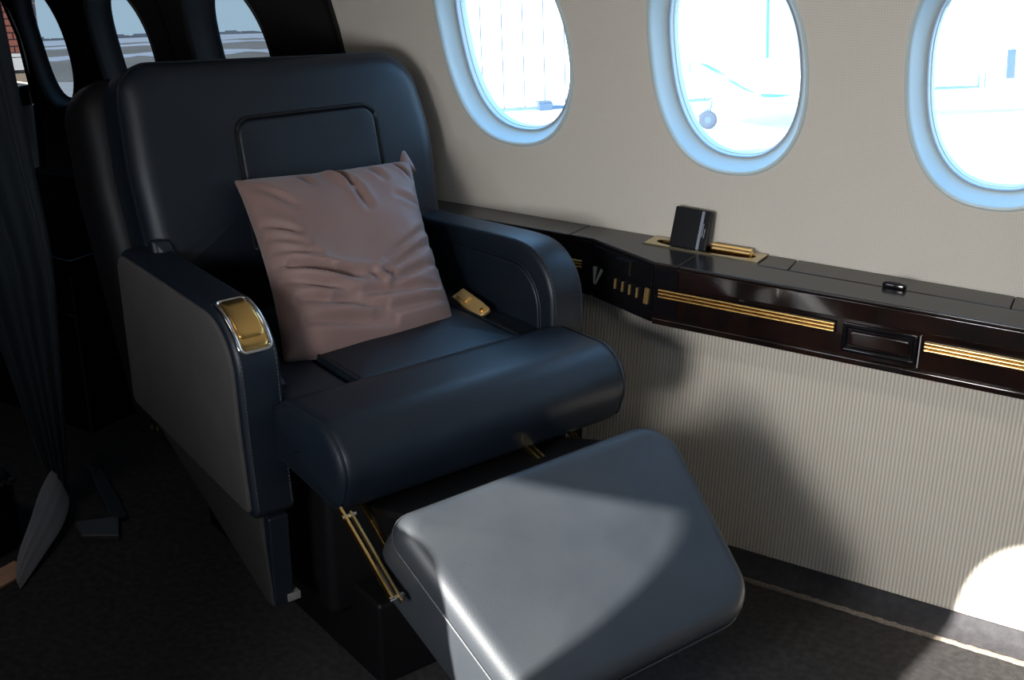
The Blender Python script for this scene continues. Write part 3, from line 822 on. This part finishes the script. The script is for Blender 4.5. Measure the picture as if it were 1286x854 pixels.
# unseen seat added across the aisle so its arm shades the footrest's near corner
AS = tag(empty('shade_chair', (-1.40, .35, 0)), 'dark leather club chair added unseen across the aisle to shade the footrest corner', 'chair')
aso = rpoly([(-.38, .0), (.30, .0), (.308, .86), (-.38, .868)], [.02, .02, .10, .04], 10)
for y0 in (.165, -.40):
    build('armrest', slab(aso, .085, .014, .0, lambda u, v, w_: (u, y0 + w_, v)), M['leather'], AS, angle=60)
build('seat_cushion', slab(rpoly([(-.30, -.31), (.30, -.31), (.30, .16), (-.30, .16)], .04), .16, .04, .015, lambda u, v, w_: (u, v, .40 + w_)), M['leather'], AS, angle=60)
box('seat_base', (-.34, -.30, 0), (.20, .15, .40), M['shell'], AS, bev=.02)
build('backrest', slab(rpoly([(-.36, .0), (.22, .0), (.20, .62), (-.34, .62)], [.03, .03, .1, .1], 8), .14, .05, .015, lambda u, v, w_: (-.44 + w_ - .2 * v, u, .46 + v)), M['leather'], AS, angle=60)

tag(box('floor_strip', (-2.222, .9, 0), (-2.158, 1.462, .008), M['tan'], None, bev=.002), 'tan wooden floor strip catching the light at the frame edge', 'strip')
tag(build('floor_rail', MB().prism([(-2.234, 1.643), (-2.168, 1.607), (-2.095, 1.655), (-2.165, 1.717)], .0, .016, I3), M['rail'], None, bev=.003), 'short dark metal floor rail near the curtain foot', 'rail')
cloth = MB(); rr = []
for j in range(9):
    row = []
    for i in range(9):
        a, b = i / 8, j / 8; row.append((-2.37 + .20 * a + .02 * b, 1.80 - .10 * a + .03 * b, .055 * (1 - a) * (1 - .6 * b) + .006 + .008 * sin(a * 6 + b * 5) ** 2))
    rr.append(row)
cl_o = tag(build('folded_cloth', cloth.loft(rr, False, False, False), M['curtain'], None, angle=180), 'dark blue folded cloth lying on the carpet behind the curtain', 'cloth')
md = cl_o.modifiers.new('solid', 'SOLIDIFY'); md.thickness = .004

AC = tag(empty('aft_cabinet', (-2.6, 2.01, 0)), 'low black cabinet with a bright metal corner strip behind the armchair', 'cabinet')
box('cabinet_body', (-.49, .004, 0), (-.004, .27, .50), M['gloss_black'], AC, bev=.004)
box('corner_strip', (-.005, .0, .0), (.0, .005, .46), M['chrome'], AC)
box('strip_catch', (-.03, -.004, .345), (.004, .004, .352), M['chrome'], AC)

# ------------------------------------------------------------------ outside (the aeroplane stands nose high: ground frame is tilted)
GN = Vector((-.095, .089, .991)).normalized(); GX = (Vector((1, 0, 0)) - GN * GN.x).normalized(); GY = GN.cross(GX)
GO = Vector((0, 0, 1.5)) - GN * 3.0
G = Matrix(((GX.x, GY.x, GN.x, GO.x), (GX.y, GY.y, GN.y, GO.y), (GX.z, GY.z, GN.z, GO.z), (0, 0, 0, 1)))


def gobj(o):
    o.matrix_world = G @ o.matrix_world; return o


def gempty(name, x, y, rz):
    return empty(name, mtx=G @ Matrix.Translation((x, y, 0)) @ Matrix.Rotation(rz, 4, 'Z'))


ap = tag(build('floor_apron', MB().add([(-300, -120, 0), (200, -120, 0), (200, 300, 0), (-300, 300, 0)], [(0, 1, 2, 3)]), M['apron'], None, smooth=False), kind='structure'); gobj(ap)
fld = MB().add([(-3000, 60, .02), (-62, 60, .02), (-62, 3000, .02), (-3000, 3000, .02)], [(0, 1, 2, 3)])
tag(gobj(build('floor_field', fld, M['grassland'], None, smooth=False)), kind='structure')


def az_strip(name, d0, d1, m, z):
    """a belt of ground between two distances, seen across the aft windows"""
    mb = MB(); rows = [[], []]
    random.seed(int(d0))
    for k in range(61):
        a = radians(128 + 20 * k / 60); j0 = 1 + .05 * sin(k * .9) + random.uniform(-.02, .02); j1 = 1 + .05 * sin(k * .7 + 1) + random.uniform(-.02, .02)
        rows[0].append((d0 * j0 * cos(a), d0 * j0 * sin(a), z)); rows[1].append((d1 * j1 * cos(a), d1 * j1 * sin(a), z))
    mb.loft(rows, False, False, False)
    return tag(gobj(build(name, mb, m, None, smooth=False)), kind='structure')


az_strip('floor_snow_belt', 620, 2400, M['snow'], .06)
az_strip('floor_snow_belt', 400, 520, M['snow'], .05)
az_strip('floor_snow_belt', 190, 235, M['snow'], .05)
random.seed(11)
sky = MB()
for k in range(150):
    a = radians(128 + 20 * k / 149); d = 2450; h = random.choice((2, 3, 4, 5, 7, 3, 2)); wd = random.uniform(6, 16); c_ = Vector((d * cos(a), d * sin(a), 0)); t_ = Vector((-sin(a), cos(a), 0))
    o_ = Vector((cos(a), sin(a), 0)) * 12
    vs = [c_ - t_ * wd, c_ + t_ * wd, c_ + t_ * wd + o_, c_ - t_ * wd + o_]
    sky.loft([vs, [v + Vector((0, 0, h)) for v in vs]])
tag(gobj(build('far_treeline', sky, M['far'], None, smooth=False)), 'low dark line of trees and roofs on the snowy horizon', 'treeline', kind='stuff')

# hangar: wall along the line (-26.5,34.0) .. (-5,55)
hx, hy = -23.4, 37.0; HA = math.atan2(.692, .7215)
HG = gempty('hangar', hx, hy, HA); tag(HG, 'white sheet metal hangar seen through the round windows', 'building')
PW = .74
xs_ = [-3.44 + PW * k for k in range(45)]
for k in range(len(xs_) - 1):
    x0, x1 = xs_[k], xs_[k + 1]
    if 17.8 < x0 < 21.9: continue
    box('wall_panel', (x0 + .030, 0, .12), (x1 - .030, .12, 8.0), M['hangar'], HG)
box('wall_core', (-3.4, .10, 0), (18.0, .6, 8.2), M['hangar_dark'], HG)
box('wall_core', (22.0, .10, 0), (29.4, .6, 8.2), M['hangar_dark'], HG)
box('lintel', (18.0, .0, 2.14), (22.0, .5, 8.0), M['hangar'], HG)
box('base_rail', (-3.4, -.06, 0), (18.6, .0, .10), M['hangar_dark'], HG)
box('downpipe', (9.98, -.10, 1.45), (10.07, .0, 8.0), mat('blue downpipe', (.02, .12, .26), .5), HG)
box('door_frame', (10.66, -.04, 1.34), (11.3, .0, 5.0), mat('pale blue door', (.16, .22, .26), .6), HG)
box('bay_back', (18.0, .06, 0), (22.0, .16, 2.2), M['hangar'], HG)
box('bay_post', (18.62, -.02, 0), (18.67, .05, 2.12), M['hangar_dark'], HG)
box('bay_post', (18.90, .0, 0), (18.94, .05, .95), M['hangar_dark'], HG)
build('bay_window', MB().prism([(18.90, .90), (18.98, 1.05), (19.10, 1.32), (19.12, 1.56), (18.88, 1.56)], .02, .058, lambda u, v, w_: (u, w_, v)), M['hangar_glass'], HG, smooth=False)
box('bay_door', (19.82, .02, .30), (20.17, .058, 1.38), M['hangar_glass'], HG)
box('bay_step', (19.82, .015, .0), (20.17, .058, .30), mat('pink grey step', (.16, .13, .12), .8), HG)
EB = gempty('equipment_box', hx + 1.60 * cos(HA) + .4 * sin(HA), hy + 1.60 * sin(HA) - .4 * cos(HA), HA)
tag(EB, 'small dark blue steel box on the ground against the hangar wall', 'box')
box('box_body', (-.22, -.2, 0), (.25, .2, .26), M['box_blue'], EB, bev=.02)
box('box_lid', (-.26, -.24, .26), (.22, .24, .34), M['box_blue'], EB, bev=.015)

# parked aeroplane
AP = gempty('parked_aeroplane', -13.2, 31.9, radians(22.5)); tag(AP, 'white parked light aeroplane with a teal sweep line on its side', 'aeroplane')
FY = .9
FUS = ((-.66, 1.60, .10, .13), (-.62, 1.58, .20, .22), (-.45, 1.50, .32, .32), (0., 1.36, .46, .44), (.6, 1.22, .56, .52), (1.4, 1.12, .60, .56), (3.0, 1.10, .60, .58), (5.0, 1.25, .40, .42), (7.5, 1.5, .12, .18))


def fus_at(x):
    for p, q in zip(FUS, FUS[1:]):
        if x <= q[0]:
            f = (x - p[0]) / (q[0] - p[0]); return [p[i] + (q[i] - p[i]) * f for i in range(4)]
    return FUS[-1]


build('fuselage', MB().loft([[(x, FY + ry * cos(2 * pi * k / 28), zc + rz_ * sin(2 * pi * k / 28)) for k in range(28)] for x, zc, ry, rz_ in FUS]), M['plane_white'], AP, angle=60)
build('nose_cap', MB().loft([[(-.70 + .0 * k, FY + .07 * cos(2 * pi * k / 20), 1.61 + .09 * sin(2 * pi * k / 20)) for k in range(20)], [(-.60, FY + .225 * cos(2 * pi * k / 20), 1.58 + .25 * sin(2 * pi * k / 20)) for k in range(20)]]), M['hangar_dark'], AP)


def stripe(name, pts):
    rows = []
    for x, z0, h in pts:
        _, zc, ry, rz_ = fus_at(x); row = []
        for z in (z0 + h / 2, z0, z0 - h / 2):
            q = max(-.98, min(.98, (z - zc) / rz_)); row.append((x, FY - ry * sqrt(1 - q * q) - .02, z))
        rows.append(row)
    build(name, MB().loft(rows, False, False, False), M['teal'], AP)


stripe('teal_stripe', [(-.42, 1.74, .02), (-.2, 1.67, .10), (.1, 1.50, .15), (.4, 1.30, .15), (.6, 1.17, .11), (.8, 1.05, .09), (1.0, .96, .06), (1.2, .90, .01)])
stripe('teal_stripe', [(1.25, .86, .10), (1.5, .83, .12), (1.8, .83, .07), (2.1, .84, .01)])
wing = []
for y, x0, ch, z, t in ((-2.9, .75, .9, .80, .07), (FY, -.30, 1.9, .62, .16), (FY + 4.5, .75, .9, .90, .07)):
    wing.append([(x0 + ch * u, y, z + t * v) for u, v in ((0, 0), (.08, .5), (.35, .75), (.7, .4), (1, 0), (.7, -.25), (.35, -.4), (.08, -.3))])
build('wing', MB().loft(wing), M['plane_white'], AP, angle=60)
fin = [[(6.3 + 1.3 * (1 - s_) * u + s_ * .9, FY + .05 * v * (1 - .5 * s_), 1.5 + 1.4 * s_) for u, v in ((0, 0), (.3, 1), (1, 0), (.3, -1))] for s_ in (0, 1)]
build('tail_fin', MB().loft(fin), M['plane_white'], AP)
for wx, wy in ((-.16, 0.), (4.4, .9)):
    wh = []
    for y, r in ((-.09, .14), (-.09, .21), (-.05, .25), (.05, .25), (.09, .21), (.09, .14)):
        wh.append([(wx + r * cos(2 * pi * k / 20), wy + y, .25 + r * sin(2 * pi * k / 20)) for k in range(20)])
    wo = build('wheel', MB().loft(wh), M['rubber'], AP, angle=50)
    build('wheel_hub', MB().loft([[(wx + .1 * cos(2 * pi * k / 12), wy + y, .25 + .1 * sin(2 * pi * k / 12)) for k in range(12)] for y in (-.1, .1)]), M['hangar_glass'], wo)
    build('gear_strut', MB().tube([(wx, wy + .02, .27), (wx + .1, wy + .12, .75)], .04, 10).tube([(wx - .28, wy + .1, .33), (wx + .12, wy + .1, .62)], .025, 8), M['hangar_dark'], AP)
build('antenna_wire', MB().tube([(.05, FY, 1.72), (-.55, FY, 4.6)], .010, 6), M['hangar_dark'], AP)

# brick building beyond the side door
BR_ = gempty('brick_building', -12.75, 9.6, radians(53.5)); tag(BR_, 'red brick building with pale stone bands seen past the curtain', 'building')
box('core_wall', (-6, .08, 0), (.31, .6, 6.5), M['mortar'], BR_)
proto = None
for r in range(46):
    z = 2.86 + r * .078
    if z > 4.6: break
    for c_ in range(7):
        x1 = .26 - c_ * .245 - (.12 if r % 2 else 0)
        x1 = min(x1, .26)
        jy = random.uniform(-.006, .006)
        if proto is None:
            proto = box('brick', (-.232, -.0, 0), (.0, .1, .064), M['brick'], BR_)
            b_ = proto
        else:
            b_ = proto.copy(); C.objects.link(b_); b_.parent = BR_
        b_.location = (x1, jy, z)
box('stone_band', (-6, -.05, 2.66), (.29, .1, 2.80), M['stone'], BR_)
box('stone_band', (-6, -.03, 2.81), (.29, .1, 2.85), M['stone'], BR_)
box('plinth', (-6, -.08, 0), (.32, .1, 2.62), mat('tan plinth', (.40, .30, .20), .8), BR_)

for o in bpy.data.objects:
    if o.type == 'MESH' and o.name.startswith(('curtain', 'turned')): pass
